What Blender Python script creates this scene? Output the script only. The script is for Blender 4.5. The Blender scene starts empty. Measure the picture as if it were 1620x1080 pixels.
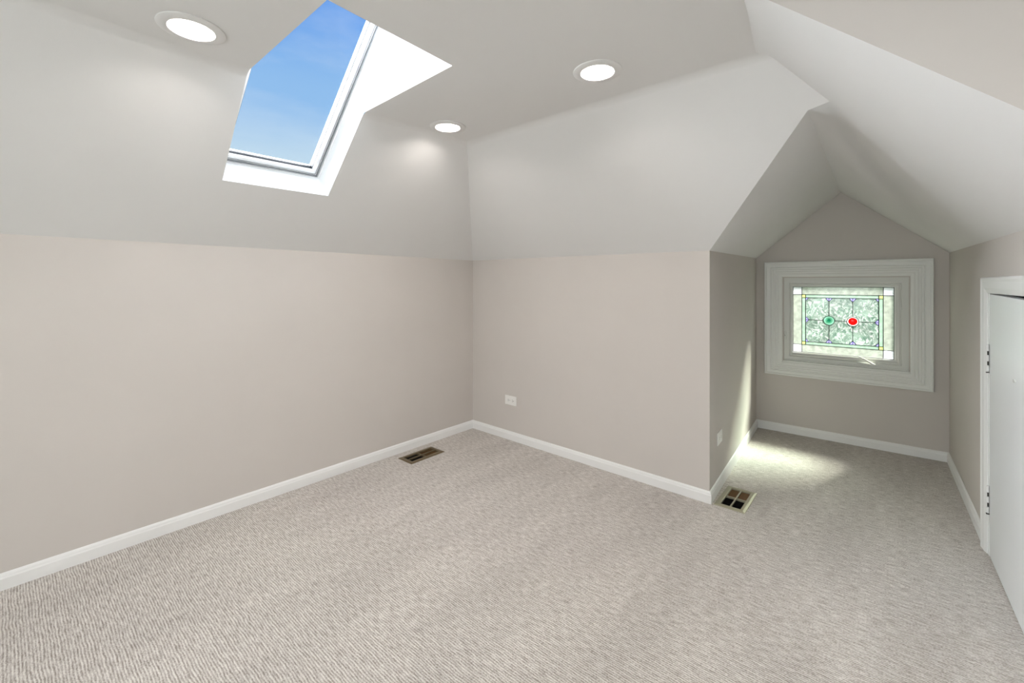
import bpy, bmesh, math, random
from mathutils import Vector, Matrix
C = bpy.context.scene.collection
S = bpy.context.scene
V = Vector

# ------------------------------------------------------------ camera
cam_d = bpy.data.cameras.new('camera')
cam = bpy.data.objects.new('camera', cam_d); C.objects.link(cam)
cam.location = (2.591, -2.536, 1.19)
cam.rotation_euler = (math.radians(90), 0, math.radians(40.54))
cam_d.sensor_fit = 'HORIZONTAL'; cam_d.sensor_width = 36
cam_d.lens = 698 / 1620 * 36
cam_d.shift_y = -93 / 1620
cam_d.clip_start = 0.02
S.camera = cam

# ------------------------------------------------------------ view
S.view_settings.view_transform = 'Standard'
S.view_settings.look = 'None'
S.view_settings.gamma = 1
S.view_settings.use_curve_mapping = False
S.view_settings.exposure = 0.13

# ------------------------------------------------------------ sky
W = bpy.data.worlds.new('sky'); S.world = W; W.use_nodes = True
nt = W.node_tree; nt.nodes.clear(); N = nt.nodes.new; L = nt.links.new
tc = N('ShaderNodeTexCoord')
nrm = N('ShaderNodeVectorMath'); nrm.operation = 'NORMALIZE'; L(tc.outputs['Generated'], nrm.inputs[0])
sep = N('ShaderNodeSeparateXYZ'); L(nrm.outputs[0], sep.inputs[0])
ramp = N('ShaderNodeValToRGB'); L(sep.outputs['Z'], ramp.inputs[0])
cr = ramp.color_ramp; cr.interpolation = 'EASE'
cr.elements[0].position = 0.0; cr.elements[0].color = (0.27, 0.34, 0.28, 1)
cr.elements[1].position = 1.0; cr.elements[1].color = (2.4, 2.6, 3.0, 1)
for pos, col in ((0.015, (0.72, 0.80, 0.86)), (0.22, (0.52, 0.67, 0.80)), (0.36, (0.27, 0.48, 0.79)),
                 (0.54, (0.09, 0.29, 0.77)), (0.60, (0.2, 0.42, 0.9)), (0.72, (2.0, 2.2, 2.6))):
    e = cr.elements.new(pos); e.color = (*col, 1)
mp = N('ShaderNodeMapping'); mp.inputs['Scale'].default_value = (1.2, 1.2, 4.5); L(nrm.outputs[0], mp.inputs[0])
cn = N('ShaderNodeTexNoise'); cn.inputs['Scale'].default_value = 2.6; cn.inputs['Detail'].default_value = 7; L(mp.outputs[0], cn.inputs[0])
cmr = N('ShaderNodeMapRange'); cmr.inputs[1].default_value = .50; cmr.inputs[2].default_value = .85; cmr.inputs[4].default_value = .45
L(cn.outputs[0], cmr.inputs[0])
mix = N('ShaderNodeMix'); mix.data_type = 'RGBA'; clz = N('ShaderNodeMapRange'); clz.inputs[1].default_value = .01; clz.inputs[2].default_value = .08; L(sep.outputs['Z'], clz.inputs[0])
clm = N('ShaderNodeMath'); clm.operation = 'MULTIPLY'; L(cmr.outputs[0], clm.inputs[0]); L(clz.outputs[0], clm.inputs[1])   # no clouds below the horizon
L(clm.outputs[0], mix.inputs[0]); L(ramp.outputs[0], mix.inputs[6])
mix.inputs[7].default_value = (.72, .80, .88, 1)
# bright sky lobe added out of view to light the room through the skylight
SKY_FILL = 55.0
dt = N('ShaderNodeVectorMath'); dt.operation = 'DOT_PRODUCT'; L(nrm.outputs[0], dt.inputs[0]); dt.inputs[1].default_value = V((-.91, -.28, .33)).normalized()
hz = N('ShaderNodeMapRange'); hz.interpolation_type = 'SMOOTHSTEP'; hz.inputs[1].default_value = .865; hz.inputs[2].default_value = .97; hz.inputs[4].default_value = SKY_FILL
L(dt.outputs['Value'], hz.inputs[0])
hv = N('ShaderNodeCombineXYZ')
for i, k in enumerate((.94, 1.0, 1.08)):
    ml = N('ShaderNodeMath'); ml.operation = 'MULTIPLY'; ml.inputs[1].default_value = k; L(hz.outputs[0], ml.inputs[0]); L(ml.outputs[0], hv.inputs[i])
# second bright sky lobe, added outside the alcove window to lift the alcove
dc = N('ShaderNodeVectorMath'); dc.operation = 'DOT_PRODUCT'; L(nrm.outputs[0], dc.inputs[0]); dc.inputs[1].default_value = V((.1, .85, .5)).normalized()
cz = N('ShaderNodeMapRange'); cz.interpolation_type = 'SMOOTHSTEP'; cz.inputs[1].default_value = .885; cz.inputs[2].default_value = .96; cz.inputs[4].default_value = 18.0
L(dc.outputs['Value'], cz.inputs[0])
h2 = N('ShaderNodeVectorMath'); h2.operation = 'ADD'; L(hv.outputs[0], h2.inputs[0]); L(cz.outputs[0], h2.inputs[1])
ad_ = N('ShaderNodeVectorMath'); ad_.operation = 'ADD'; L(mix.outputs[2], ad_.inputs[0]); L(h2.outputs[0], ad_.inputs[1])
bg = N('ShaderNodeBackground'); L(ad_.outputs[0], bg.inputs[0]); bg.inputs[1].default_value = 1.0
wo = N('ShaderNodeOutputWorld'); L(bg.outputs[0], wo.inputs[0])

# ------------------------------------------------------------ hazy sun (falls through the alcove window)
SUN = V((0.36, 0.62, 0.72)).normalized()
sd = bpy.data.lights.new('sun', 'SUN'); sd.energy = 34.0; sd.angle = math.radians(18); sd.color = (1, 1, .97)
so = bpy.data.objects.new('sun', sd); C.objects.link(so); so.location = (5, 8, 8)
so.rotation_euler = SUN.to_track_quat('Z', 'Y').to_euler()

LAMP_W = 4.2
FILL_W = 12.0          # daylight from two windows added out of view to brighten the room

# ------------------------------------------------------------ materials
def s2l(r, g, b):
    f = lambda c: ((c / 255 + .055) / 1.055) ** 2.4 if c > 10 else c / 255 / 12.92
    return (f(r), f(g), f(b), 1)

def mat(name, col, rough=.6, metal=0, bump=0, scale=200, spec=.3, var=0, vscale=3):
    m = bpy.data.materials.new(name); m.use_nodes = True
    t = m.node_tree; b = t.nodes['Principled BSDF']
    b.inputs['Base Color'].default_value = col
    b.inputs['Roughness'].default_value = rough; b.inputs['Metallic'].default_value = metal
    b.inputs['Specular IOR Level'].default_value = spec
    tcn = t.nodes.new('ShaderNodeTexCoord')
    if bump:
        n = t.nodes.new('ShaderNodeTexNoise'); n.inputs['Scale'].default_value = scale; n.inputs['Detail'].default_value = 3
        t.links.new(tcn.outputs['Object'], n.inputs[0])
        bp = t.nodes.new('ShaderNodeBump'); bp.inputs['Strength'].default_value = bump; bp.inputs['Distance'].default_value = .002
        t.links.new(n.outputs[0], bp.inputs['Height']); t.links.new(bp.outputs[0], b.inputs['Normal'])
    if var:
        n = t.nodes.new('ShaderNodeTexNoise'); n.inputs['Scale'].default_value = vscale; n.inputs['Detail'].default_value = 4
        t.links.new(tcn.outputs['Object'], n.inputs[0])
        mr = t.nodes.new('ShaderNodeMapRange'); mr.inputs[1].default_value = .3; mr.inputs[2].default_value = .7
        mr.inputs[3].default_value = 1 - var; mr.inputs[4].default_value = 1 + var
        t.links.new(n.outputs[0], mr.inputs[0])
        vm = t.nodes.new('ShaderNodeVectorMath'); vm.operation = 'SCALE'; vm.inputs[0].default_value = col[:3]
        t.links.new(mr.outputs[0], vm.inputs['Scale']); t.links.new(vm.outputs[0], b.inputs['Base Color'])
    return m

M_wall = mat('greige_wall_paint', s2l(207, 200, 194), .85, bump=.06, scale=260, spec=.12, var=.012)
M_ceil = mat('white_ceiling_paint', s2l(227, 225, 223), .9, bump=.05, scale=260, spec=.1, var=.008)
M_trim = mat('white_trim_paint', s2l(238, 237, 235), .38, bump=.05, scale=60, spec=.4)
M_shaft = mat('bright_white_shaft_paint', s2l(246, 246, 246), .7, bump=.03, scale=200, spec=.2)
M_casing = mat('off_white_casing_paint', s2l(235, 235, 231), .45, bump=.1, scale=90, spec=.35)
M_vinyl = mat('grey_white_sash_paint', s2l(222, 222, 217), .45, bump=.03, scale=90, spec=.35)
M_door = mat('white_door_paint', s2l(236, 237, 237), .3, bump=.12, scale=35, spec=.45)
M_plate = mat('white_plastic', s2l(240, 238, 234), .35, spec=.45)
M_slot = mat('dark_slot', s2l(45, 40, 38), .6)
M_brass = mat('dark_bronze_metal', s2l(126, 112, 88), .42, metal=.55, bump=.1, scale=300)
M_taupe = mat('taupe_register_metal', s2l(168, 162, 140), .42, metal=.35, bump=.1, scale=300)
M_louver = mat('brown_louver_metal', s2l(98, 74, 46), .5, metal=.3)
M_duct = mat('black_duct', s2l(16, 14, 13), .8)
M_lead = mat('lead_came', s2l(52, 56, 54), .5, metal=.5)
M_gasket = mat('black_gasket', s2l(38, 40, 44), .6)
M_chrome = mat('white_enamelled_metal', s2l(225, 225, 220), .25, spec=.6)
M_gap = mat('shadow_gap_black', s2l(12, 12, 12), .9)

def carpet_mat():
    m = bpy.data.materials.new('ribbed_beige_carpet'); m.use_nodes = True
    t = m.node_tree; n = t.nodes.new; l = t.links.new
    b = t.nodes['Principled BSDF']; b.inputs['Roughness'].default_value = .95; b.inputs['Specular IOR Level'].default_value = .1
    tcn = n('ShaderNodeTexCoord')
    # gentle wander of the rows
    wn = n('ShaderNodeTexNoise'); wn.inputs['Scale'].default_value = 14; wn.inputs['Detail'].default_value = 2
    l(tcn.outputs['Object'], wn.inputs[0])
    sub = n('ShaderNodeVectorMath'); sub.operation = 'SUBTRACT'; sub.inputs[1].default_value = (.5, .5, .5); l(wn.outputs['Color'], sub.inputs[0])
    sc = n('ShaderNodeVectorMath'); sc.operation = 'SCALE'; sc.inputs['Scale'].default_value = .010; l(sub.outputs[0], sc.inputs[0])
    add = n('ShaderNodeVectorMath'); add.operation = 'ADD'; l(tcn.outputs['Object'], add.inputs[0]); l(sc.outputs[0], add.inputs[1])
    # rows running along x
    sp = n('ShaderNodeSeparateXYZ'); l(add.outputs[0], sp.inputs[0])
    mu = n('ShaderNodeMath'); mu.operation = 'MULTIPLY'; mu.inputs[1].default_value = 2 * math.pi / .0078; l(sp.outputs['Y'], mu.inputs[0])
    si = n('ShaderNodeMath'); si.operation = 'SINE'; l(mu.outputs[0], si.inputs[0])
    row = n('ShaderNodeMapRange'); row.inputs[1].default_value = -1; row.inputs[2].default_value = 1; l(si.outputs[0], row.inputs[0])
    # dashes: long noise
    mpn = n('ShaderNodeMapping'); mpn.inputs['Scale'].default_value = (26, 128, 1); l(add.outputs[0], mpn.inputs[0])
    dn = n('ShaderNodeTexNoise'); dn.inputs['Scale'].default_value = 1; dn.inputs['Detail'].default_value = 2; l(mpn.outputs[0], dn.inputs[0])
    # fibres
    fm = n('ShaderNodeMapping'); fm.inputs['Scale'].default_value = (170, 260, 1); l(tcn.outputs['Object'], fm.inputs[0])
    fn = n('ShaderNodeTexNoise'); fn.inputs['Scale'].default_value = 1; fn.inputs['Detail'].default_value = 3; l(fm.outputs[0], fn.inputs[0])
    m1 = n('ShaderNodeMath'); m1.operation = 'MULTIPLY'; l(row.outputs[0], m1.inputs[0]); m1.inputs[1].default_value = .36
    m2 = n('ShaderNodeMath'); m2.operation = 'MULTIPLY_ADD'; l(dn.outputs[0], m2.inputs[0]); m2.inputs[1].default_value = .95; l(m1.outputs[0], m2.inputs[2])
    m3 = n('ShaderNodeMath'); m3.operation = 'MULTIPLY_ADD'; l(fn.outputs[0], m3.inputs[0]); m3.inputs[1].default_value = 1.10; l(m2.outputs[0], m3.inputs[2])
    hf = n('ShaderNodeMath'); hf.operation = 'MULTIPLY'; hf.inputs[1].default_value = .5; l(m3.outputs[0], hf.inputs[0])
    hr = n('ShaderNodeValToRGB'); l(hf.outputs[0], hr.inputs[0])
    e = hr.color_ramp.elements
    e[0].position = .44; e[0].color = s2l(*CARPET[0]); e[1].position = .76; e[1].color = s2l(*CARPET[2])
    k = hr.color_ramp.elements.new(.60); k.color = s2l(*CARPET[1])
    # nap brushed one way or the other in soft bands along y
    vm = n('ShaderNodeMapping'); vm.inputs['Scale'].default_value = (4.6, 1.3, 1); vm.inputs['Rotation'].default_value = (0, 0, math.radians(-8)); l(tcn.outputs['Object'], vm.inputs[0])
    vn = n('ShaderNodeTexNoise'); vn.inputs['Scale'].default_value = 1; vn.inputs['Detail'].default_value = 4; l(vm.outputs[0], vn.inputs[0])
    vr = n('ShaderNodeMapRange'); vr.inputs[1].default_value = .32; vr.inputs[2].default_value = .68; vr.inputs[3].default_value = .93; vr.inputs[4].default_value = 1.07
    l(vn.outputs[0], vr.inputs[0])
    sc2 = n('ShaderNodeVectorMath'); sc2.operation = 'SCALE'; l(hr.outputs[0], sc2.inputs[0]); l(vr.outputs[0], sc2.inputs['Scale'])
    l(sc2.outputs[0], b.inputs['Base Color'])
    bp = n('ShaderNodeBump'); bp.inputs['Strength'].default_value = .45; bp.inputs['Distance'].default_value = .005
    l(m3.outputs[0], bp.inputs['Height']); l(bp.outputs[0], b.inputs['Normal'])
    return m
CARPET = ((152, 143, 135), (199, 192, 186), (229, 224, 218))
M_carpet = carpet_mat()

def stained(name, col, trans=.35, mottle=None, scale=60, scat=.6):
    """coloured art glass: part of the daylight is scattered inside the glass, part passes straight through"""
    # light crosses two faces of every pane, so each face carries the square root of the colour and of the clearness
    trans = trans ** .5; col = tuple(c ** .5 for c in col)
    m = bpy.data.materials.new(name); m.use_nodes = True
    t = m.node_tree; t.nodes.clear(); n = t.nodes.new; l = t.links.new
    out = n('ShaderNodeOutputMaterial')
    tl = n('ShaderNodeBsdfTranslucent'); tp = n('ShaderNodeBsdfTransparent')
    gl = n('ShaderNodeBsdfGlossy'); gl.inputs['Roughness'].default_value = .12
    tl.inputs[0].default_value = col; tp.inputs[0].default_value = col
    def dim(sock):                            # the glass body scatters only part of what it stops
        k = n('ShaderNodeVectorMath'); k.operation = 'SCALE'; k.inputs['Scale'].default_value = scat; l(sock, k.inputs[0]); l(k.outputs[0], tl.inputs[0])
    tcn = n('ShaderNodeTexCoord')
    if mottle:
        # feathery chipped-glass pattern
        n1 = n('ShaderNodeTexNoise'); n1.inputs['Scale'].default_value = 11; n1.inputs['Detail'].default_value = 2; l(tcn.outputs['Object'], n1.inputs[0])
        s = n('ShaderNodeVectorMath'); s.operation = 'SCALE'; s.inputs['Scale'].default_value = .22; l(n1.outputs['Color'], s.inputs[0])
        a = n('ShaderNodeVectorMath'); a.operation = 'ADD'; l(tcn.outputs['Object'], a.inputs[0]); l(s.outputs[0], a.inputs[1])
        mpn = n('ShaderNodeMapping'); mpn.inputs['Scale'].default_value = (1, 1, .38); mpn.inputs['Rotation'].default_value = (0, math.radians(35), 0); l(a.outputs[0], mpn.inputs[0])
        n2 = n('ShaderNodeTexNoise'); n2.inputs['Scale'].default_value = scale; n2.inputs['Detail'].default_value = 3; n2.inputs['Distortion'].default_value = .8
        l(mpn.outputs[0], n2.inputs[0])
        r = n('ShaderNodeValToRGB'); l(n2.outputs[0], r.inputs[0]); r.color_ramp.elements[0].position = .40; r.color_ramp.elements[0].color = mottle[0]
        r.color_ramp.elements[1].position = .60; r.color_ramp.elements[1].color = mottle[2]
        k = r.color_ramp.elements.new(.50); k.color = mottle[1]
        n3 = n('ShaderNodeTexNoise'); n3.inputs['Scale'].default_value = 9; l(tcn.outputs['Object'], n3.inputs[0])
        r3 = n('ShaderNodeMapRange'); r3.inputs[1].default_value = .35; r3.inputs[2].default_value = .65; r3.inputs[3].default_value = .72; r3.inputs[4].default_value = 1.2
        l(n3.outputs[0], r3.inputs[0])
        s3 = n('ShaderNodeVectorMath'); s3.operation = 'SCALE'; l(r.outputs[0], s3.inputs[0]); l(r3.outputs[0], s3.inputs['Scale'])
        gm = n('ShaderNodeGamma'); gm.inputs[1].default_value = .5; l(s3.outputs[0], gm.inputs[0])
        l(gm.outputs[0], tp.inputs[0]); dim(gm.outputs[0])
    else:
        n2 = n('ShaderNodeTexNoise'); n2.inputs['Scale'].default_value = 35; l(tcn.outputs['Object'], n2.inputs[0])
        r3 = n('ShaderNodeMapRange'); r3.inputs[1].default_value = .3; r3.inputs[2].default_value = .7; r3.inputs[3].default_value = .9; r3.inputs[4].default_value = 1.06
        l(n2.outputs[0], r3.inputs[0])
        s3 = n('ShaderNodeVectorMath'); s3.operation = 'SCALE'; s3.inputs[0].default_value = col[:3]; l(r3.outputs[0], s3.inputs['Scale'])
        l(s3.outputs[0], tp.inputs[0]); dim(s3.outputs[0])
    mx = n('ShaderNodeMixShader'); mx.inputs[0].default_value = trans; l(tl.outputs[0], mx.inputs[1]); l(tp.outputs[0], mx.inputs[2])
    m2 = n('ShaderNodeMixShader'); m2.inputs[0].default_value = .012; l(mx.outputs[0], m2.inputs[1]); l(gl.outputs[0], m2.inputs[2])
    l(m2.outputs[0], out.inputs[0])
    return m

def clear_glass():
    m = bpy.data.materials.new('clear_glass'); m.use_nodes = True
    t = m.node_tree; t.nodes.clear(); n = t.nodes.new; l = t.links.new
    out = n('ShaderNodeOutputMaterial'); tp = n('ShaderNodeBsdfTransparent'); gl = n('ShaderNodeBsdfGlossy')
    gl.inputs['Roughness'].default_value = .02; tp.inputs[0].default_value = (.985, .995, .99, 1)
    fr = n('ShaderNodeFresnel'); fr.inputs[0].default_value = 1.1
    mx = n('ShaderNodeMixShader'); l(fr.outputs[0], mx.inputs[0]); l(tp.outputs[0], mx.inputs[1]); l(gl.outputs[0], mx.inputs[2]); l(mx.outputs[0], out.inputs[0])
    return m
M_glass = clear_glass()

def emit_mat(name, col, st):
    m = bpy.data.materials.new(name); m.use_nodes = True
    b = m.node_tree.nodes['Principled BSDF']; b.inputs['Base Color'].default_value = (.9, .9, .9, 1)
    b.inputs['Emission Color'].default_value = col; b.inputs['Emission Strength'].default_value = st
    return m
M_lens = emit_mat('frosted_lamp_lens', (1, .93, .82, 1), 6)

# ------------------------------------------------------------ helpers
def link(name, bm, m, parent=None, smooth=None, bevel=0, kind=None):
    bmesh.ops.recalc_face_normals(bm, faces=bm.faces)
    me = bpy.data.meshes.new(name); bm.to_mesh(me); bm.free()
    for mm in (m if isinstance(m, (list, tuple)) else [m]): me.materials.append(mm)
    o = bpy.data.objects.new(name, me); C.objects.link(o)
    if parent: o.parent = parent
    if smooth is not None:
        for p in me.polygons: p.use_smooth = True
        me.set_sharp_from_angle(angle=math.radians(smooth))
    if bevel:
        b = o.modifiers.new('bevel', 'BEVEL'); b.width = bevel; b.segments = 2; b.limit_method = 'ANGLE'; b.angle_limit = math.radians(40)
    if kind: o['kind'] = kind
    return o

def box(bm, x0, x1, y0, y1, z0, z1, M=None):
    vs = [bm.verts.new((x, y, z)) for x in (x0, x1) for y in (y0, y1) for z in (z0, z1)]
    for f in ((0, 1, 3, 2), (4, 6, 7, 5), (0, 4, 5, 1), (2, 3, 7, 6), (0, 2, 6, 4), (1, 5, 7, 3)):
        bm.faces.new([vs[i] for i in f])
    if M is not None: bmesh.ops.transform(bm, matrix=M, verts=vs)
    return vs

def prism(bm, pts, off):
    """closed slab: polygon pts pushed along vector off"""
    off = V(off); a = [bm.verts.new(V(p)) for p in pts]; b = [bm.verts.new(V(p) + off) for p in pts]
    n = len(pts); bm.faces.new(a); bm.faces.new(b[::-1])
    for i in range(n): bm.faces.new([a[i], b[i], b[(i + 1) % n], a[(i + 1) % n]])

def tube(bm, path, r, seg=10, close=True):
    path = [V(p) for p in path]; rings = []
    rr = r if isinstance(r, (list, tuple)) else [r] * len(path)
    up = V((0, 1, 0))
    for i, p in enumerate(path):
        d = (path[min(i + 1, len(path) - 1)] - path[max(i - 1, 0)]).normalized()
        a = d.cross(up)
        if a.length < .05: a = d.cross(V((0, 0, 1)))
        a.normalize(); b = d.cross(a)
        rings.append([bm.verts.new(p + (a * math.cos(t) + b * math.sin(t)) * rr[i]) for t in [2 * math.pi * k / seg for k in range(seg)]])
    for q in range(len(rings) - 1):
        for k in range(seg): bm.faces.new([rings[q][k], rings[q][(k + 1) % seg], rings[q + 1][(k + 1) % seg], rings[q + 1][k]])
    bm.faces.new(rings[0][::-1]); bm.faces.new(rings[-1])

def lathe(bm, prof, seg=40, cap=False):
    """profile of (r, z) turned about z"""
    rings = [[bm.verts.new((r * math.cos(2 * math.pi * k / seg), r * math.sin(2 * math.pi * k / seg), z)) for k in range(seg)] for r, z in prof]
    for q in range(len(rings) - 1):
        for k in range(seg): bm.faces.new([rings[q][k], rings[q][(k + 1) % seg], rings[q + 1][(k + 1) % seg], rings[q + 1][k]])
    if cap: bm.faces.new(rings[0]); bm.faces.new(rings[-1])

def frame_mesh(bm, outer, inner, prof):
    """mitred rectangular frame in the local xz plane; prof = (t across the member, y) pairs, closed at the back"""
    (a0, a1, c0_, c1), (b0, b1, d0, d1) = outer, inner
    loops = []
    for t, y in prof:
        x0 = a0 + (b0 - a0) * t; x1 = a1 + (b1 - a1) * t; z0 = c0_ + (d0 - c0_) * t; z1 = c1 + (d1 - c1) * t
        loops.append([bm.verts.new((x, y, z)) for x, z in ((x0, z0), (x1, z0), (x1, z1), (x0, z1))])
    n = len(loops)
    for i in range(n):
        A, B = loops[i], loops[(i + 1) % n]
        for k in range(4): bm.faces.new([A[k], A[(k + 1) % 4], B[(k + 1) % 4], B[k]])

def empty(name, loc, rz=0, kind=None, label=None, cat=None, group=None, parent=None):
    o = bpy.data.objects.new(name, None); C.objects.link(o); o.location = loc; o.rotation_euler = (0, 0, rz)
    o.empty_display_size = .05
    if kind: o['kind'] = kind
    if label: o['label'] = label
    if cat: o['category'] = cat
    if group: o['group'] = group
    if parent: o.parent = parent
    return o

# ------------------------------------------------------------ room plan (inner wall faces)
Z = 2.035                                   # flat ceiling
YF = -5.0                                   # wall behind the photographer
c0 = V((-.012, .012, 1.372)); eG = V((-.040, YF, 1.388))
out = V((1.853, -.031, 1.363)); abl = V((1.756, 1.545, 1.392)); abr = V((2.893, 1.572, 1.389))
xr = lambda y: 2.893 + (1.572 - y) * .0245
zr = lambda y: 1.389 - (1.572 - y) * .0107
E0 = V((xr(0), 0, zr(0))); E1 = V((xr(-1.262), -1.262, zr(-1.262)))
J1 = V((.655, -.69, Z)); J2 = V((2.248, -.692, Z)); J3 = V((2.2536, -1.177, Z))
K = V((E1.x, E1.y, Z)); Fc = V((xr(YF), YF, Z)); G = V((.645, YF, Z))
sa = V((.605, -1.348, Z)); sb = V((1.296, -1.381, Z)); sc = V((1.315, -1.893, Z)); sdv = V((.642, -1.882, Z))
sbl = V((.265, -1.861, 1.660)); sbr = V((.271, -1.3625, 1.6615))
peak = V((2.3153, 1.5583, 1.864))
V3 = E0.lerp(J2, .745); V2 = V((2.352, -.505, 1.842))
_n = (V3 - out).cross(J2 - out); V2.z = out.z - (_n.x * (V2.x - out.x) + _n.y * (V2.y - out.y)) / _n.z   # keep it in the back slope
def floorp(p): return V((p.x, p.y, 0))

# ------------------------------------------------------------ floor
REG_A = (.066, .212, -.768, -.487)           # x0 x1 y0 y1 of register by the left wall
REG_B = (1.874, 2.026, -.034, .250)
def inset(r, d): return (r[0] + d, r[1] - d, r[2] + d, r[3] - d)
hA, hB = inset(REG_A, .02), inset(REG_B, .02)
bm = bmesh.new()
xs = sorted({-.2, 3.2, hA[0], hA[1], hB[0], hB[1]}); ys = sorted({-3.5, 1.8, hA[2], hA[3], hB[2], hB[3]})
vg = {}
def gv(x, y):
    if (x, y) not in vg: vg[(x, y)] = bm.verts.new((x, y, 0))
    return vg[(x, y)]
for i in range(len(xs) - 1):
    for j in range(len(ys) - 1):
        if any(xs[i] == h[0] and ys[j] == h[2] for h in (hA, hB)): continue
        bm.faces.new([gv(xs[i], ys[j]), gv(xs[i + 1], ys[j]), gv(xs[i + 1], ys[j + 1]), gv(xs[i], ys[j + 1])])
fl = link('floor', bm, M_carpet, kind='structure')
for p in fl.data.polygons:
    if p.normal.z < 0: fl.data.flip_normals(); break

# ------------------------------------------------------------ walls
T = .12
def wall(name, pieces, off, m=M_wall):
    bm = bmesh.new()
    for p in pieces: prism(bm, p, off)
    return link(name, bm, m, kind='structure')
def nrm_of(a, b):                            # outward normal of a wall walked clockwise seen from above
    d = (b - a); d.z = 0; d.normalize(); return V((-d.y, d.x, 0))
nl = V((-1, 0, 0)) * T
UP = V((0, 0, .03))                          # walls run a little behind the sloping ceiling
LY0, LY1, LZ0, LZ1 = -4.65, -3.55, .50, 1.30                 # fill window added in the left wall, out of view
def lw(y, z): t = (y - c0.y) / (eG.y - c0.y); return V((c0.x + (eG.x - c0.x) * t, y, (c0.z + (eG.z - c0.z) * t + .03) if z is None else z))
LXF = lw(-3.6, 0).x
wall('wall_left', [[lw(YF, 0), lw(LY0, 0), lw(LY0, None), lw(YF, None)], [lw(LY1, 0), lw(c0.y, 0), lw(c0.y, None), lw(LY1, None)],
                   [lw(LY0, 0), lw(LY1, 0), lw(LY1, LZ0), lw(LY0, LZ0)], [lw(LY0, LZ1), lw(LY1, LZ1), lw(LY1, None), lw(LY0, None)]], nl)
nb = nrm_of(c0, out) * T
wall('wall_back', [[floorp(c0), floorp(out), out, c0 + UP]], (floorp(abl) - floorp(out)).normalized() * T + V((-.03, 0, 0)))
wall('wall_alcove_left', [[floorp(out), floorp(abl), abl, out]], (floorp(c0) - floorp(out)).normalized() * T + V((0, .03, 0)))

# alcove back wall with a hole for the window; (s, z) run along the wall from abl
AW = math.atan2(abr.y - abl.y, abr.x - abl.x); dW = V((math.cos(AW), math.sin(AW), 0)); WL = (abr - abl).length
def aw(s, z): return V((abl.x, abl.y, 0)) + dW * s + V((0, 0, z))
hx0, hx1, hz0, hz1 = .196, .938, .572, 1.228  # rough opening
zt = lambda s: abl.z + (abr.z - abl.z) * s / WL
pk = (peak - abl).dot(dW)
pcs = [[aw(0, 0), aw(hx0, 0), aw(hx0, zt(hx0)), aw(0, abl.z)],
       [aw(hx1, 0), aw(WL, 0), aw(WL, abr.z), aw(hx1, zt(hx1))],
       [aw(hx0, 0), aw(hx1, 0), aw(hx1, hz0), aw(hx0, hz0)],
       [aw(hx0, hz1), aw(hx1, hz1), aw(hx1, zt(hx1)), aw(hx0, zt(hx0))],
       [aw(0, abl.z), aw(hx0, zt(hx0)), aw(hx1, zt(hx1)), aw(WL, abr.z), aw(pk, peak.z)]]
wall('wall_alcove_back', pcs, V((-dW.y, dW.x, 0)) * T)

# right wall with the access door opening
DY0, DY1, DZ = -.402, .290, 1.146            # opening
R = lambda y, z: V((xr(y), y, z))
nr = V((1, .0245, 0)).normalized() * T
wall('wall_right', [[R(1.572, 0), R(DY1, 0), R(DY1, zr(DY1) + .03), R(1.572, abr.z + .03)],
                    [R(DY1, DZ), R(DY0, DZ), R(DY0, zr(DY0) + .03), R(DY1, zr(DY1) + .03)],
                    [R(DY0, 0), R(E1.y, 0), E1 + UP, R(DY0, zr(DY0) + .03)],
                    [R(E1.y, 0), R(YF, 0), R(YF, Z), K]], nr)
F = lambda x, z: V((x, YF, z))
wall('wall_front', [[F(eG.x, 0), F(1.7, 0), F(1.7, Z), G, eG], [F(2.7, 0), F(Fc.x, 0), Fc, F(2.7, Z)],
                    [F(1.7, 0), F(2.7, 0), F(2.7, .55), F(1.7, .55)], [F(1.7, 1.45), F(2.7, 1.45), F(2.7, Z), F(1.7, Z)]], V((0, -T, 0)))
# triangular cheek above the end of the right-hand slope
bm = bmesh.new(); prism(bm, [E1, K, J3], V((.01, .10, 0))); link('wall_cheek', bm, M_wall, kind='structure')

# ------------------------------------------------------------ ceiling: slopes, flat and dormer in one sheet
bm = bmesh.new(); vd = {}
def cv(p):
    k = tuple(round(c, 5) for c in p)
    if k not in vd: vd[k] = bm.verts.new(p)
    return vd[k]
def cf(*ps): return bm.faces.new([cv(p) for p in ps])
cf(c0, J1, sa, sbr, sbl, sdv, G, eG)
cf(c0, out, J1); cf(out, J2, J1); cf(out, V2, V3, J2)
cf(out, abl, peak, V2)
cf(abr, E0, V3); cf(abr, V3, V2, peak)
cf(E0, E1, J3, J2, V3)
flat = cf(J1, J2, J3, K, Fc, G, sdv, sc, sb, sa)
bm.edges.ensure_lookup_table()
def ed(a, b): return bm.edges.get((cv(a), cv(b)))
soft = [(J1, sa), (sdv, G), (J1, J2), (J2, J3)]
bmesh.ops.bevel(bm, geom=[ed(a, b) for a, b in soft], offset=.03, offset_type='OFFSET', segments=5, profile=.5, affect='EDGES', clamp_overlap=True)
bmesh.ops.recalc_face_normals(bm, faces=bm.faces)
flat = max((f for f in bm.faces if abs(f.normal.z) > .999), key=lambda f: f.calc_area())
LAMPS = [(1.703, -.972), (.772, -.945), (.826, -2.113), (1.735, -2.16)]
edges = list(flat.edges)
bmesh.ops.delete(bm, geom=[flat], context='FACES_ONLY')
for x, y in LAMPS:
    ring = [bm.verts.new((x + .066 * math.cos(a), y + .066 * math.sin(a), Z)) for a in [2 * math.pi * k / 32 for k in range(32)]]
    for k in range(32): edges.append(bm.edges.new((ring[k], ring[(k + 1) % 32])))
bmesh.ops.triangle_fill(bm, edges=edges, use_beauty=True, normal=(0, 0, -1))
ce = link('ceiling', bm, M_ceil, smooth=20, kind='structure')
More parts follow.
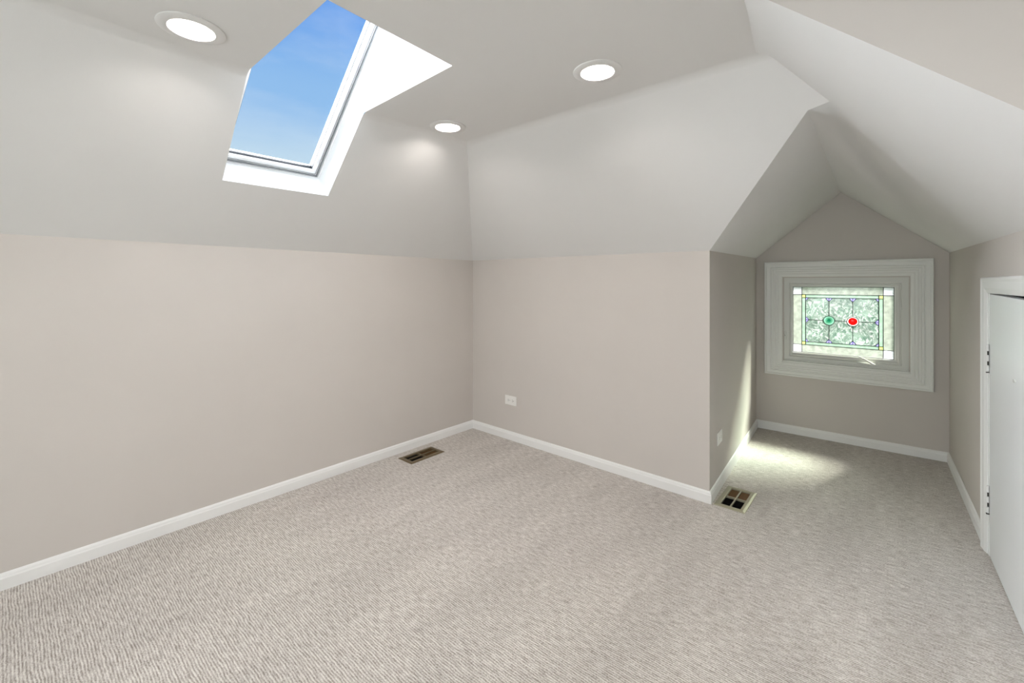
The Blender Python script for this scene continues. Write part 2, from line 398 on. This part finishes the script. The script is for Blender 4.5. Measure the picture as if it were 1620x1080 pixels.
wn = ce.modifiers.new('weighted', 'WEIGHTED_NORMAL'); wn.keep_sharp = True; wn.weight = 100

# ------------------------------------------------------------ baseboards
PROF = [(0, 0), (.012, 0), (.012, .044), (.0095, .049), (.0085, .056), (.005, .0615), (0, .064)]
def baseboard(name, p0, p1, prev=None, nxt=None):
    """profile swept along the foot of a wall from p0 to p1 (room on the right-hand side of travel), mitred into its neighbours"""
    def nin(a, b): d = (b - a).normalized(); return V((d.y, -d.x, 0))
    p0, p1 = floorp(p0), floorp(p1); n = nin(p0, p1)
    def mit(q, other, first):
        if other is None: return n
        m_ = nin(floorp(other), q) if first else nin(q, floorp(other))
        h = (n + m_); h.normalize(); return h / max(.3, h.dot(n))
    a, b = mit(p0, prev, True), mit(p1, nxt, False)
    bm = bmesh.new()
    A = [bm.verts.new(p0 + a * t + V((0, 0, z))) for t, z in PROF]; B = [bm.verts.new(p1 + b * t + V((0, 0, z))) for t, z in PROF]
    for i in range(len(PROF)): bm.faces.new([A[i], B[i], B[(i + 1) % len(PROF)], A[(i + 1) % len(PROF)]])
    bm.faces.new(A); bm.faces.new(B[::-1])
    return link(name, bm, M_trim, kind='structure')
baseboard('baseboard_left', eG, c0, None, out)
baseboard('baseboard_back', c0, out, eG, abl)
baseboard('baseboard_alcove_left', out, abl, c0, abr)
baseboard('baseboard_alcove_back', abl, abr, out, R(.3, 0))
baseboard('baseboard_alcove_right', abr, R(.372, 0), abl, None)
baseboard('baseboard_right', R(DY0 - .085, 0), R(YF, 0), None, None)

# ------------------------------------------------------------ alcove window
w1 = empty('window_1', (abl.x, abl.y, 0), AW, kind='structure')
OUT = (.062, 1.062, .455, 1.355); INN = (.186, .946, .562, 1.236)
bm = bmesh.new()
frame_mesh(bm, OUT, INN, [(0, .0), (0, -.022), (.04, -.027), (.10, -.027), (.15, -.020), (.34, -.020), (.37, -.015), (.42, -.019), (.50, -.015), (.55, -.019),
                          (.63, -.015), (.68, -.018), (.78, -.013), (.84, -.016), (.96, -.014), (1, -.010), (1, .0)])
link('casing', bm, M_casing, w1)
bm = bmesh.new()
frame_mesh(bm, (.186, .948, .562, 1.238), (.236, .898, .612, 1.186), [(0, .05), (0, .004), (.12, .004), (.18, .008), (.9, .008), (1, .014), (1, .05)])
fr_ = link('frame', bm, M_vinyl, w1)
bm = bmesh.new()
frame_mesh(bm, (.2365, .8975, .6125, 1.1855), (.2535, .8625, .646, 1.158), [(0, .05), (0, .016), (.35, .013), (.5, .019), (.8, .019), (1, .026), (1, .05)])
sash = link('sash', bm, M_vinyl, w1)
# reveal ledge along the bottom
bm = bmesh.new(); box(bm, .19, .944, -.012, .004, .562, .574); box(bm, .20, .934, -.004, .008, .578, .584)
link('stool_strip', bm, M_casing, w1, bevel=.0015)

# stained glass: lead cames (the part) with every pane as a sub-part
PX0, PX1, PZ0, PZ1 = .2535, .8625, .646, 1.158; PY = .034
def P2(u, v): return (PX0 + (PX1 - PX0) * u, PZ1 + (PZ0 - PZ1) * v)
asp = (PX1 - PX0) / (PZ1 - PZ0)
bm = bmesh.new()
def came(u0, v0, u1, v1, w=.0042, y=.006):
    (x0, z0), (x1, z1) = P2(u0, v0), P2(u1, v1)
    d = V((x1 - x0, 0, z1 - z0)); ln = d.length; d.normalize(); s_ = V((d.z, 0, -d.x)) * w / 2
    a = V((x0, PY, z0)) - d * w * .3; b = V((x1, PY, z1)) + d * w * .3
    prism(bm, [a + s_ + V((0, -y / 2, 0)), b + s_ + V((0, -y / 2, 0)), b - s_ + V((0, -y / 2, 0)), a - s_ + V((0, -y / 2, 0))], (0, y, 0))
ua, ub, uc, ud_, ue, uf = .098, .138, .382, .618, .862, .902
va, vb, vm_, vc, vdn = .118, .165, .5, .835, .882
for u in (ua, uf): came(u, 0, u, 1)
for v in (va, vdn): came(0, v, 1, v)
for u in (ub, ue): came(u, va, u, vdn, .005)
for v in (vb, vc): came(ua, v, uf, v, .0042)
rm = .034; ru = rm / (PX1 - PX0); rv = rm / (PZ1 - PZ0)
for u in (uc, ud_):
    came(u, vb, u, vm_ - rv, .0036); came(u, vm_ + rv, u, vc, .0036)
came(ub, vm_, uc - ru, vm_, .0036); came(uc + ru, vm_, ud_ - ru, vm_, .0036); came(ud_ + ru, vm_, ue, vm_, .0036)
for e_ in ((0, 0, 1, 0), (0, 1, 1, 1), (0, 0, 0, 1), (1, 0, 1, 1)): came(*e_, w=.006, y=.012)
tw, th = .036, .056; cu, cvv = .034, .050; su, sv = .040, .048
for u in (uc, ud_):
    for v, s_ in ((vb, 1), (vc, -1)):
        came(u - tw, v, u, v + s_ * th, .0034); came(u + tw, v, u, v + s_ * th, .0034)
for u, s_ in ((ub, 1), (ue, -1)):
    came(u, vm_ - sv, u + s_ * su, vm_, .0034); came(u, vm_ + sv, u + s_ * su, vm_, .0034)
    came(u, vb + cvv, u + s_ * cu, vb, .0034); came(u, vc - cvv, u + s_ * cu, vc, .0034)
for u in (uc, ud_):                           # lead rings round the medallions
    x, z = P2(u, vm_); n_ = 36
    for r0, r1, y_ in ((rm - .0015, rm + .0025, .004),):
        ringv = []
        for k in range(n_):
            a = 2 * math.pi * k / n_
            ringv.append([bm.verts.new((x + r * math.cos(a), PY + yy, z + r * math.sin(a))) for r, yy in ((r0, -y_), (r1, -y_), (r1, y_), (r0, y_))])
        for k in range(n_):
            q = ringv[(k + 1) % n_]; p = ringv[k]
            for j in range(4): bm.faces.new([p[j], q[j], q[(j + 1) % 4], p[(j + 1) % 4]])
panel = link('stained_glass_panel', bm, M_lead, w1)
panel['label'] = 'stained glass panel held in dark lead strips'

G_cream = stained('cream_glass', (.93, .97, .82, 1), .75, scat=.28)
G_white = stained('clear_white_glass', (1, 1, 1, 1), .78, scat=.9)
G_green = stained('sage_glass', (.36, .52, .38, 1), .45, scat=.4)
G_lime = stained('lime_glass', (.62, .74, .18, 1), .45)
G_blue = stained('violet_blue_glass', (.40, .36, .90, 1), .45, scat=.5)
G_red = stained('red_glass', (.9, .004, .003, 1), .08, scat=.36)
G_jade = stained('jade_glass', (.10, .46, .24, 1), .08, scat=.28)
G_ring = stained('pale_ring_glass', (.95, .80, .72, 1), .08)
G_jring = stained('pale_jade_ring_glass', (.26, .62, .40, 1), .08, scat=.4)
G_chip = stained('feathery_chipped_glass', (.6, .75, .62, 1), .52,
                 mottle=((.17, .30, .22, 1), (.45, .60, .47, 1), (1, 1, .96, 1)), scale=75, scat=.26)
def pane(name, uv, m, t=.004, label=None):
    bm = bmesh.new(); prism(bm, [(P2(*p)[0], PY - t / 2, P2(*p)[1]) for p in uv], (0, t, 0))
    o = link(name, bm, m, panel)
    if label: o['label'] = label
    return o
def rect(u0, v0, u1, v1): return [(u0, v0), (u1, v0), (u1, v1), (u0, v1)]
for r in (rect(ua, 0, uf, va), rect(ua, vdn, uf, 1), rect(0, va, ua, vdn), rect(uf, va, 1, vdn)): pane('border_pane', r, G_cream, label='pale cream glass border strip')
for r in (rect(0, 0, ua, va), rect(uf, 0, 1, va), rect(0, vdn, ua, 1), rect(uf, vdn, 1, 1)): pane('corner_pane', r, G_white, label='clear white corner pane')
for r in (rect(ub, va, ue, vb), rect(ub, vc, ue, vdn), rect(ua, vb, ub, vc), rect(ue, vb, uf, vc)): pane('green_strip_pane', r, G_green, label='sage green glass strip')
for r in (rect(ua, va, ub, vb), rect(ue, va, uf, vb), rect(ua, vc, ub, vdn), rect(ue, vc, uf, vdn)): pane('lime_corner_pane', r, G_lime, label='small lime green corner square')
for u in (uc, ud_):
    pane('blue_triangle_pane', [(u - tw, vb), (u + tw, vb), (u, vb + th)], G_blue, label='violet blue glass triangle')
    pane('blue_triangle_pane', [(u - tw, vc), (u + tw, vc), (u, vc - th)], G_blue, label='violet blue glass triangle')
for u, s_ in ((ub, 1), (ue, -1)):
    pane('blue_triangle_pane', [(u, vm_ - sv), (u + s_ * su, vm_), (u, vm_ + sv)], G_blue, label='violet blue glass triangle')
    pane('blue_triangle_pane', [(u, vb), (u + s_ * cu, vb), (u, vb + cvv)], G_blue, label='violet blue glass triangle')
    pane('blue_triangle_pane', [(u, vc), (u + s_ * cu, vc), (u, vc - cvv)], G_blue, label='violet blue glass triangle')
# six feathery panes, cut round triangles and medallions
def corner(u, v, su_, sv_):
    """points replacing the cell corner (u, v); su_, sv_ point into the cell; returned running from the v-edge side to the u-edge side"""
    if v == vm_ and u in (uc, ud_):
        return [(u + su_ * ru * math.cos(a), v + sv_ * rv * math.sin(a)) for a in [math.pi / 2 * k / 8 for k in range(9)]][::-1]
    if v == vm_: return [(u, v + sv_ * sv), (u + su_ * su, v)]
    if u in (uc, ud_): return [(u, v + sv_ * th), (u + su_ * tw, v)]
    return [(u, v + sv_ * cvv), (u + su_ * cu, v)]
for u0, u1 in ((ub, uc), (uc, ud_), (ud_, ue)):
    for v0, v1 in ((vb, vm_), (vm_, vc)):
        poly = corner(u0, v0, 1, 1) + corner(u1, v0, -1, 1)[::-1] + corner(u1, v1, -1, -1) + corner(u0, v1, 1, -1)[::-1]
        pane('textured_pane', poly, G_chip, label='feathery green and white textured pane')
def disc(name, u, r, m, t, label):
    x, z = P2(u, vm_); bm = bmesh.new(); n_ = 36
    prof = [(r, 0), (r, -t * .5), (r * .8, -t * .85), (r * .4, -t)]
    rings = [[bm.verts.new((x + q * math.cos(2 * math.pi * k / n_), PY + y, z + q * math.sin(2 * math.pi * k / n_))) for k in range(n_)] for q, y in prof]
    for q in range(3):
        for k in range(n_): bm.faces.new([rings[q][k], rings[q][(k + 1) % n_], rings[q + 1][(k + 1) % n_], rings[q + 1][k]])
    bm.faces.new(rings[0]); bm.faces.new(rings[-1])
    o = link(name, bm, m, panel, smooth=30); o['label'] = label
def annulus(name, u, r0, r1, m, t, label):
    x, z = P2(u, vm_); bm = bmesh.new(); n_ = 36; rg = []
    for k in range(n_):
        a = 2 * math.pi * k / n_
        rg.append([bm.verts.new((x + r * math.cos(a), PY + y, z + r * math.sin(a))) for r, y in ((r0, -t), (r1, -t), (r1, t), (r0, t))])
    for k in range(n_):
        for j in range(4): bm.faces.new([rg[k][j], rg[(k + 1) % n_][j], rg[(k + 1) % n_][(j + 1) % 4], rg[k][(j + 1) % 4]])
    o = link(name, bm, m, panel); o['label'] = label
disc('medallion', ud_, rm * .80, G_red, .006, 'round red glass jewel')
annulus('medallion_ring', ud_, rm * .80, rm - .0015, G_ring, .003, 'pale ring round the red jewel')
disc('medallion', uc, rm * .34, stained('deep_jade_glass', (.01, .26, .12, 1), .08, scat=.3), .006, 'dark green centre of the green jewel')
annulus('medallion_ring', uc, rm * .34, rm * .66, G_jade, .0035, 'jade green ring of the green jewel')
annulus('medallion_ring', uc, rm * .66, rm - .0015, G_jring, .003, 'pale green outer ring of the green jewel')

# folding crank and lock lever
bm = bmesh.new()
tube(bm, [(.655, .006, .606), (.70, -.004, .604), (.748, -.006, .600)], [.006, .0075, .0065], 12)
tube(bm, [(.752, -.012, .600), (.72, -.018, .622), (.688, -.020, .642), (.668, -.020, .650)], [.0065, .0055, .005, .006], 12)
tube(bm, [(.752, .004, .600), (.752, -.020, .600)], .009, 14)
tube(bm, [(.672, -.018, .648), (.672, -.034, .648)], .0065, 12)
ck = link('crank_handle', bm, M_chrome, w1, smooth=40); ck['label'] = 'white folding crank handle'
bm = bmesh.new()
pts = [(.2065 + .0095 * math.cos(a) * 1.0, .008, .772 + (.038 if math.sin(a) > 0 else .038) * math.sin(a)) for a in [2 * math.pi * k / 20 for k in range(20)]]
prism(bm, pts, (0, -.006, 0))
lk = link('lock_plate', bm, M_chrome, w1, bevel=.002)
bm = bmesh.new(); tube(bm, [(.205, .002, .776), (.204, -.012, .786), (.203, -.016, .803)], [.004, .0045, .0035], 10)
link('lock_lever', bm, M_chrome, lk, smooth=40)
bm = bmesh.new(); box(bm, .2025, .2045, -.003, .0019, .765, .788); link('lever_slot', bm, M_slot, lk)
# outer sill and glass-side frame so the opening is closed from outside
bm = bmesh.new(); frame_mesh(bm, (.19, .944, .566, 1.234), (.2535, .8625, .646, 1.158), [(0, .112), (0, .05), (1, .05), (1, .06), (.3, .112)])
link('outer_frame', bm, M_vinyl, w1)

# ------------------------------------------------------------ window added out of view in the left wall, for fill light
w3 = empty('window_3', (LXF, 0, 0), -math.pi / 2, kind='structure')          # local x runs along -y, local y runs outward (-x)
w3.rotation_euler = (0, 0, math.pi / 2)
bm = bmesh.new(); frame_mesh(bm, (LY0 - .06, LY1 + .06, LZ0 - .06, LZ1 + .06), (LY0, LY1, LZ0, LZ1), [(0, 0), (0, -.014), (.3, -.018), (1, -.012), (1, 0)])
link('casing', bm, M_trim, w3)
bm = bmesh.new(); frame_mesh(bm, (LY0, LY1, LZ0, LZ1), (LY0 + .045, LY1 - .045, LZ0 + .045, LZ1 - .045), [(0, .09), (0, .04), (1, .05), (1, .09)])
link('sash', bm, M_trim, w3)
bm = bmesh.new(); box(bm, LY0 + .04, LY1 - .04, .068, .072, LZ0 + .04, LZ1 - .04); link('glass', bm, M_glass, w3)
ad = bpy.data.lights.new('daylight', 'AREA'); ad.shape = 'RECTANGLE'; ad.size = LZ1 - LZ0; ad.size_y = LY1 - LY0; ad.energy = FILL_W; ad.color = (.94, 1, 1.04)  # area lamp added as fill outside the unseen pane
ao = bpy.data.objects.new('daylight', ad); C.objects.link(ao); ao.location = (LXF - .2, (LY0 + LY1) / 2, (LZ0 + LZ1) / 2)
ao.rotation_euler = V((-1, 0, 0)).to_track_quat('Z', 'Y').to_euler()

FX0, FX1, FZ0, FZ1 = 1.7, 2.7, .55, 1.45  # second unseen window, added in the front wall for fill light
w4 = empty('window_4', (0, YF, 0), kind='structure')
bm = bmesh.new(); frame_mesh(bm, (FX0 - .06, FX1 + .06, FZ0 - .06, FZ1 + .06), (FX0, FX1, FZ0, FZ1), [(0, 0), (0, .014), (.3, .018), (1, .012), (1, 0)])
link('casing', bm, M_trim, w4)
bm = bmesh.new(); frame_mesh(bm, (FX0, FX1, FZ0, FZ1), (FX0 + .045, FX1 - .045, FZ0 + .045, FZ1 - .045), [(0, -.09), (0, -.04), (1, -.05), (1, -.09)])
link('sash', bm, M_trim, w4)
bm = bmesh.new(); box(bm, FX0 + .04, FX1 - .04, -.072, -.068, FZ0 + .04, FZ1 - .04); link('glass', bm, M_glass, w4)
ad = bpy.data.lights.new('daylight', 'AREA'); ad.shape = 'RECTANGLE'; ad.size = FX1 - FX0; ad.size_y = FZ1 - FZ0; ad.energy = FILL_W * 3.4; ad.color = (.94, 1, 1.04)  # stronger fill lamp added outside the front window
ao = bpy.data.objects.new('daylight', ad); C.objects.link(ao); ao.location = ((FX0 + FX1) / 2, YF - .2, (FZ0 + FZ1) / 2)
ao.rotation_euler = V((0, -1, 0)).to_track_quat('Z', 'Y').to_euler()

# ------------------------------------------------------------ skylight
w2 = empty('window_2', tuple(sbl), 0, kind='structure')
o0 = V(sbl)
nS = V((-.707, 0, .707)); uS = V((.707, 0, .707))          # outward normal and up-slope of the roof
D = .152; LS = 1.24
y0s, y1s = -1.862, -1.362
fb = lambda y, a=0, d=0: V((.268, y, 1.6607)) + nS * (D + d) + uS * a
bm = bmesh.new()
def q(*p): bm.faces.new([bm.verts.new(V(x) - o0) for x in p])
tr, tl_ = fb(y1s - .008, LS), fb(y0s - .055, LS)
br_, bl_ = fb(y1s, 0), fb(y0s - .012, 0)
q(sbr, sbl, bl_, br_)                                       # bottom
q(sbr, br_, tr, sb, sa)                                     # right side (seen bright)
q(sbl, sdv, sc, tl_, bl_)                                   # left side
q(sb, tr, tl_, sc)                                          # top
bmesh.ops.remove_doubles(bm, verts=bm.verts, dist=1e-5)
link('shaft', bm, M_shaft, w2)
def sky_frame(name, oy0, oy1, oa0, oa1, iy0, iy1, ia0, ia1, prof, m):
    bm = bmesh.new(); loops = []
    for t, d in prof:
        a0 = oa0 + (ia0 - oa0) * t; a1 = oa1 + (ia1 - oa1) * t; yy0 = oy0 + (iy0 - oy0) * t; yy1 = oy1 + (iy1 - oy1) * t
        loops.append([bm.verts.new(fb(y, a, d) - o0) for y, a in ((yy0, a0), (yy1, a0), (yy1, a1), (yy0, a1))])
    for i in range(len(loops)):
        A, B = loops[i], loops[(i + 1) % len(loops)]
        for k in range(4): bm.faces.new([A[k], A[(k + 1) % 4], B[(k + 1) % 4], B[k]])
    return link(name, bm, m, w2)
sky_frame('frame', y0s - .05, y1s + .03, -.03, LS + .03, y0s + .018, y1s - .018, .018, LS - .02,
          [(0, .06), (0, .0), (.80, .0), (.84, .006), (.88, .006), (.90, .0), (1, .002), (1, .06)], M_shaft)
sky_frame('sash', y0s + .018, y1s - .018, .018, LS - .02, y0s + .046, y1s - .046, .046, LS - .05,
          [(0, .06), (0, .010), (.12, .004), (.85, .006), (1, .020), (1, .06)], M_shaft)
M_groove = mat('grey_weather_seal', s2l(150, 152, 155), .7)  # grey strips colour in the shade lines of the frame grooves
sky_frame('weather_seal', y0s + .015, y1s - .015, .015, LS - .018, y0s + .0185, y1s - .0185, .0185, LS - .0215,
          [(0, .02), (0, -.003), (1, -.003), (1, .02)], M_groove)
sky_frame('weather_seal', y0s + .026, y1s - .026, .026, LS - .028, y0s + .0285, y1s - .0285, .0285, LS - .0305,
          [(0, .02), (0, .001), (1, .001), (1, .02)], M_groove)
sky_frame('gasket', y0s + .044, y1s - .044, .044, LS - .048, y0s + .0475, y1s - .0475, .0475, LS - .0515,
          [(0, .045), (0, .021), (1, .021), (1, .045)], M_gasket)
bm = bmesh.new()
a_ = [fb(y0s + .045, .045, .030) - o0, fb(y1s - .045, .045, .030) - o0, fb(y1s - .045, LS - .049, .030) - o0, fb(y0s + .045, LS - .049, .030) - o0]
prism(bm, a_, nS * .004)
link('glass', bm, M_glass, w2)
bm = bmesh.new()
c_ = fb(-1.60, -.0, -.085) - o0
for k in range(1): box(bm, -.004, .004, -.004, .004, -.002, .002, Matrix.Translation(c_) @ Matrix.Rotation(math.radians(-45), 4, 'Y'))
bm.free()

# ------------------------------------------------------------ access door in the right wall
d1 = empty('door_1', tuple(R(DY1, 0)), 0, kind='structure')
RW = math.atan2(-1, .0245)                                  # local x runs towards the camera along the wall, local y to the outside
d1.rotation_euler = (0, 0, RW)
OL = DY1 - DY0
def lb(name, boxes, m, parent=d1, bevel=0, label=None):
    bm = bmesh.new()
    for b in boxes: box(bm, *b)
    o = link(name, bm, m, parent, bevel=bevel)
    if label: o['label'] = label
    return o
# local axes: x -> (.0245,-1), y -> outward (+x world)
def casing_piece(pts2):                                     # mitred flat casing with a bead
    pass
bm = bmesh.new()
Wd = .068
prof = [(0, 0), (.0, -.014), (.06, -.019), (.16, -.020), (.30, -.016), (.70, -.014), (.86, -.010), (1, -.007), (1, 0)]
# three-sided casing: bottom ends stand on the carpet
rows = []
for t, y in prof:
    w = Wd * (1 - t)
    rows.append([bm.verts.new(p) for p in ((-w - .006, y, 0), (-w - .006, y, DZ + w), (OL + w + .006, y, DZ + w), (OL + w + .006, y, 0))])
for i in range(len(rows)):
    A, B = rows[i], rows[(i + 1) % len(rows)]
    for k in range(3): bm.faces.new([A[k], A[k + 1], B[k + 1], B[k]])
bm.faces.new([r[0] for r in rows]); bm.faces.new([r[3] for r in rows][::-1])
link('casing', bm, M_trim, d1)
lb('jamb', [(-.006, .013, -.004, .11, 0, DZ + .002), (OL - .013, OL + .006, -.004, .11, 0, DZ + .002), (.013, OL - .013, -.004, .11, DZ - .002, DZ + .012)], M_trim)
lb('stop', [(.013, .022, .036, .05, 0, DZ - .002), (OL - .022, OL - .013, .036, .05, 0, DZ - .002), (.013, OL - .013, .040, .05, DZ - .030, DZ - .003)], M_gap)  # stops take the shadow black too, shade put in as colour
# slab: flush, top edge sagging away from the hinge side
bm = bmesh.new()
prism(bm, [(.0225, -.003, .004), (OL - .018, -.003, .004), (OL - .018, -.003, DZ - .016), (.0225, -.003, DZ - .0055)], (0, .034, 0))
slab = link('door_panel', bm, M_door, d1, bevel=.0012)
# hinges
for zc in (.862, .247):
    bm = bmesh.new()
    for k in range(5):
        z0 = zc - .055 + k * .0222
        if k % 2 == 0: tube(bm, [(.0178, -.008, z0), (.0178, -.008, z0 + .0215)], .0052, 12)
        else: tube(bm, [(.0178, -.008, z0 + .0008), (.0178, -.008, z0 + .0208)], .0046, 12)
    tube(bm, [(.0178, -.008, zc + .056), (.0178, -.008, zc + .060)], [.0045, .003], 12)
    tube(bm, [(.0178, -.008, zc - .060), (.0178, -.008, zc - .055)], [.003, .0045], 12)
    h = link('hinge', bm, M_trim, d1, smooth=40)
    bm = bmesh.new()
    for k in (1, 3):
        z0 = zc - .055 + k * .0222
        box(bm, .0205, .0240, -.0105, -.0055, z0 + .002, z0 + .019)
    box(bm, .012, .024, -.0135, -.0035, zc - .064, zc - .0615)
    link('hinge_gap', bm, M_slot, h)
# two small screw marks at the edge of the view
bm = bmesh.new()
for dx, r in ((.452, .006), (.470, .004)):
    tube(bm, [(dx, -.002, .838), (dx, -.0065, .838)], r, 12)
link('screw', bm, M_chrome, slab, smooth=40)
# black sheet colours in the unlit space behind the door
lb('recess', [(-.02, OL + .02, .11, .13, 0, DZ + .03)], M_gap)

# ------------------------------------------------------------ downlights
def downlight():
    root = empty('recessed_downlight', (0, 0, Z), label='x', cat='ceiling light', group='recessed downlights in the flat ceiling')
    bm = bmesh.new()
    lathe(bm, [(.0655, .004), (.0655, .001), (.095, .001), (.0965, 0), (.096, -.003), (.091, -.0055), (.074, -.0075), (.066, -.0065), (.0625, -.002), (.0615, .004)], 48)
    link('trim_ring', bm, M_ceil, root, smooth=40)
    bm = bmesh.new()
    lathe(bm, [(.0615, .003), (.0605, .012), (.0575, .016), (.0575, .022), (.055, .026), (.055, .060), (.0648, .060), (.0648, .003)], 48)
    link('baffle', bm, emit_mat('lit_baffle', (1, .9, .78, 1), .0), root, smooth=40)
    bm = bmesh.new(); lathe(bm, [(.0545, .034), (.040, .030), (.020, .028), (.004, .0275)], 48, cap=True)
    ln = link('lens', bm, M_lens, root, smooth=60); ln['label'] = 'glowing frosted lens'
    return root
LABELS = ['lit recessed downlight nearest the dormer slope, alone right of the skylight on the flat ceiling',
          'small lit recessed downlight in the flat ceiling corner, just right of the skylight opening',
          'lit recessed downlight left of the skylight, the largest looking one in the photo',
          'lit recessed downlight in the flat ceiling above the photographer']
base = downlight()
for i, (x, y) in enumerate(LAMPS):
    if i == 0: r = base
    else:
        r = base.copy(); C.objects.link(r)
        for ch in list(base.children):
            c = ch.copy(); C.objects.link(c); c.parent = r
    r.location = (x, y, Z); r['label'] = LABELS[i]
    ld = bpy.data.lights.new('lamp_light', 'AREA'); ld.shape = 'DISK'; ld.size = .10; ld.energy = LAMP_W; ld.color = (1, .95, .90)
    lo = bpy.data.objects.new('lamp_light', ld); C.objects.link(lo); lo.location = (x, y, Z + .024)

# ------------------------------------------------------------ outlets
def plate(name, loc, rz, label, duplex):
    root = empty(name, loc, rz, label=label, cat='outlet')
    bm = bmesh.new(); box(bm, -.0565, .0565, -.0055, 0, -.035, .035); link('cover_plate', bm, M_plate, root, bevel=.002)
    if duplex:
        for sx in (-.0215, .0215):
            bm = bmesh.new()
            pts = [(sx + .0135 * math.cos(a), -.0055, max(-.0165, min(.0165, .0175 * math.sin(a)))) for a in [2 * math.pi * k / 28 for k in range(28)]]
            prism(bm, pts, (0, -.0022, 0)); f = link('socket', bm, M_plate, root, bevel=.0008)
            bm = bmesh.new()
            tube(bm, [(sx + .0085, -.0075, 0), (sx + .0085, -.0082, 0)], .0028, 10); link('ground_hole', bm, M_slot, f)
            for z0 in (.0050, -.0072):
                bm = bmesh.new(); box(bm, sx - .0045, sx + .0045, -.0082, -.0076, z0, z0 + .0022); link('slot', bm, M_slot, f)
        bm = bmesh.new(); tube(bm, [(0, -.005, 0), (0, -.0068, 0)], .0032, 12); link('screw', bm, M_chrome, root, smooth=40)
    else:
        bm = bmesh.new(); box(bm, -.034, .034, -.0072, -.0052, -.0168, .0168); f = link('socket', bm, M_plate, root, bevel=.001)
        for sx in (-.019, .019):
            for z0 in (.0040, -.0058):
                bm = bmesh.new(); box(bm, sx - .004, sx + .004, -.0078, -.0071, z0, z0 + .0018); link('slot', bm, M_slot, f)
    return root
ang_b = math.atan2(out.y - c0.y, out.x - c0.x)
pb = c0.lerp(out, (.410 + .012) / (out.x - c0.x))
plate('wall_outlet', (pb.x, pb.y, .298), ang_b, 'white horizontal duplex outlet plate low on the back wall', True)
ang_l = math.atan2(abl.y - out.y, abl.x - out.x)
pl_ = out.lerp(abl, (.195 - out.y) / (abl.y - out.y))
plate('wall_outlet', (pl_.x, pl_.y, .292), ang_l, 'white outlet plate on the left side wall of the window alcove', False)

# ------------------------------------------------------------ floor registers
def register(r, label, m, rz=0):
    cx, cy = (r[0] + r[1]) / 2, (r[2] + r[3]) / 2; hx, hy = (r[1] - r[0]) / 2, (r[3] - r[2]) / 2
    root = empty('floor_register', (cx, cy, 0), rz, label=label, cat='floor vent', group='metal floor registers set in the carpet')
    bm = bmesh.new(); ix, iy = hx - .027, hy - .026
    rows = []
    for x, y, z in ((hx, hy, .0005), (hx - .001, hy - .001, .004), (hx - .012, hy - .012, .0075), (ix + .003, iy + .003, .0075), (ix, iy, .005), (ix, iy, -.010), (ix + .004, iy + .004, -.010), (hx - .006, hy - .006, .0005)):
        rows.append([bm.verts.new((sx * x, sy * y, z)) for sx, sy in ((-1, -1), (1, -1), (1, 1), (-1, 1))])
    for i in range(len(rows)):
        A, B = rows[i], rows[(i + 1) % len(rows)]
        for k in range(4): bm.faces.new([A[k], A[(k + 1) % 4], B[(k + 1) % 4], B[k]])
    link('frame', bm, m, root)
    bm = bmesh.new(); box(bm, -ix - .001, ix + .001, -.003, .003, -.006, .0062); box(bm, -.0035, .0035, -iy - .001, iy + .001, -.006, .0060)
    link('crossbar', bm, m, root, bevel=.0008)
    # two banks of louvres tilted opposite ways
    for sgn in (-1, 1):
        bm = bmesh.new(); n_ = 9
        for k in range(n_):
            yc = sgn * (.010 + (iy - .014) * (k + .5) / n_)
            Mx = Matrix.Translation((0, yc, -.006)) @ Matrix.Rotation(math.radians(-38 * sgn), 4, 'X')
            box(bm, -ix + .0005, ix - .0005, -.0006, .0006, -.007, .007, Mx)
        o = link('louvers', bm, M_louver if sgn > 0 else M_duct, root)  # bank angled away is coloured black in place of its shade
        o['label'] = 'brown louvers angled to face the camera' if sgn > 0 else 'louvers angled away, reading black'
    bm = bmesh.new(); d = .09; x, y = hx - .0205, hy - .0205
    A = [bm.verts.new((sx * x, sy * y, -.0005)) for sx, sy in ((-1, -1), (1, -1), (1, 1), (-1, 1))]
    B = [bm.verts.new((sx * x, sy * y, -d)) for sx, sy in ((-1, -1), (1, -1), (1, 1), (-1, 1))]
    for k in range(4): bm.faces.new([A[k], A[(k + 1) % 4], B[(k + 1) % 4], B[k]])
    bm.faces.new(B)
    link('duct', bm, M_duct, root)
register(REG_A, 'dark bronze floor register in the carpet along the left wall baseboard', M_brass)
register(REG_B, 'taupe floor register in the carpet at the mouth of the window alcove', M_taupe)
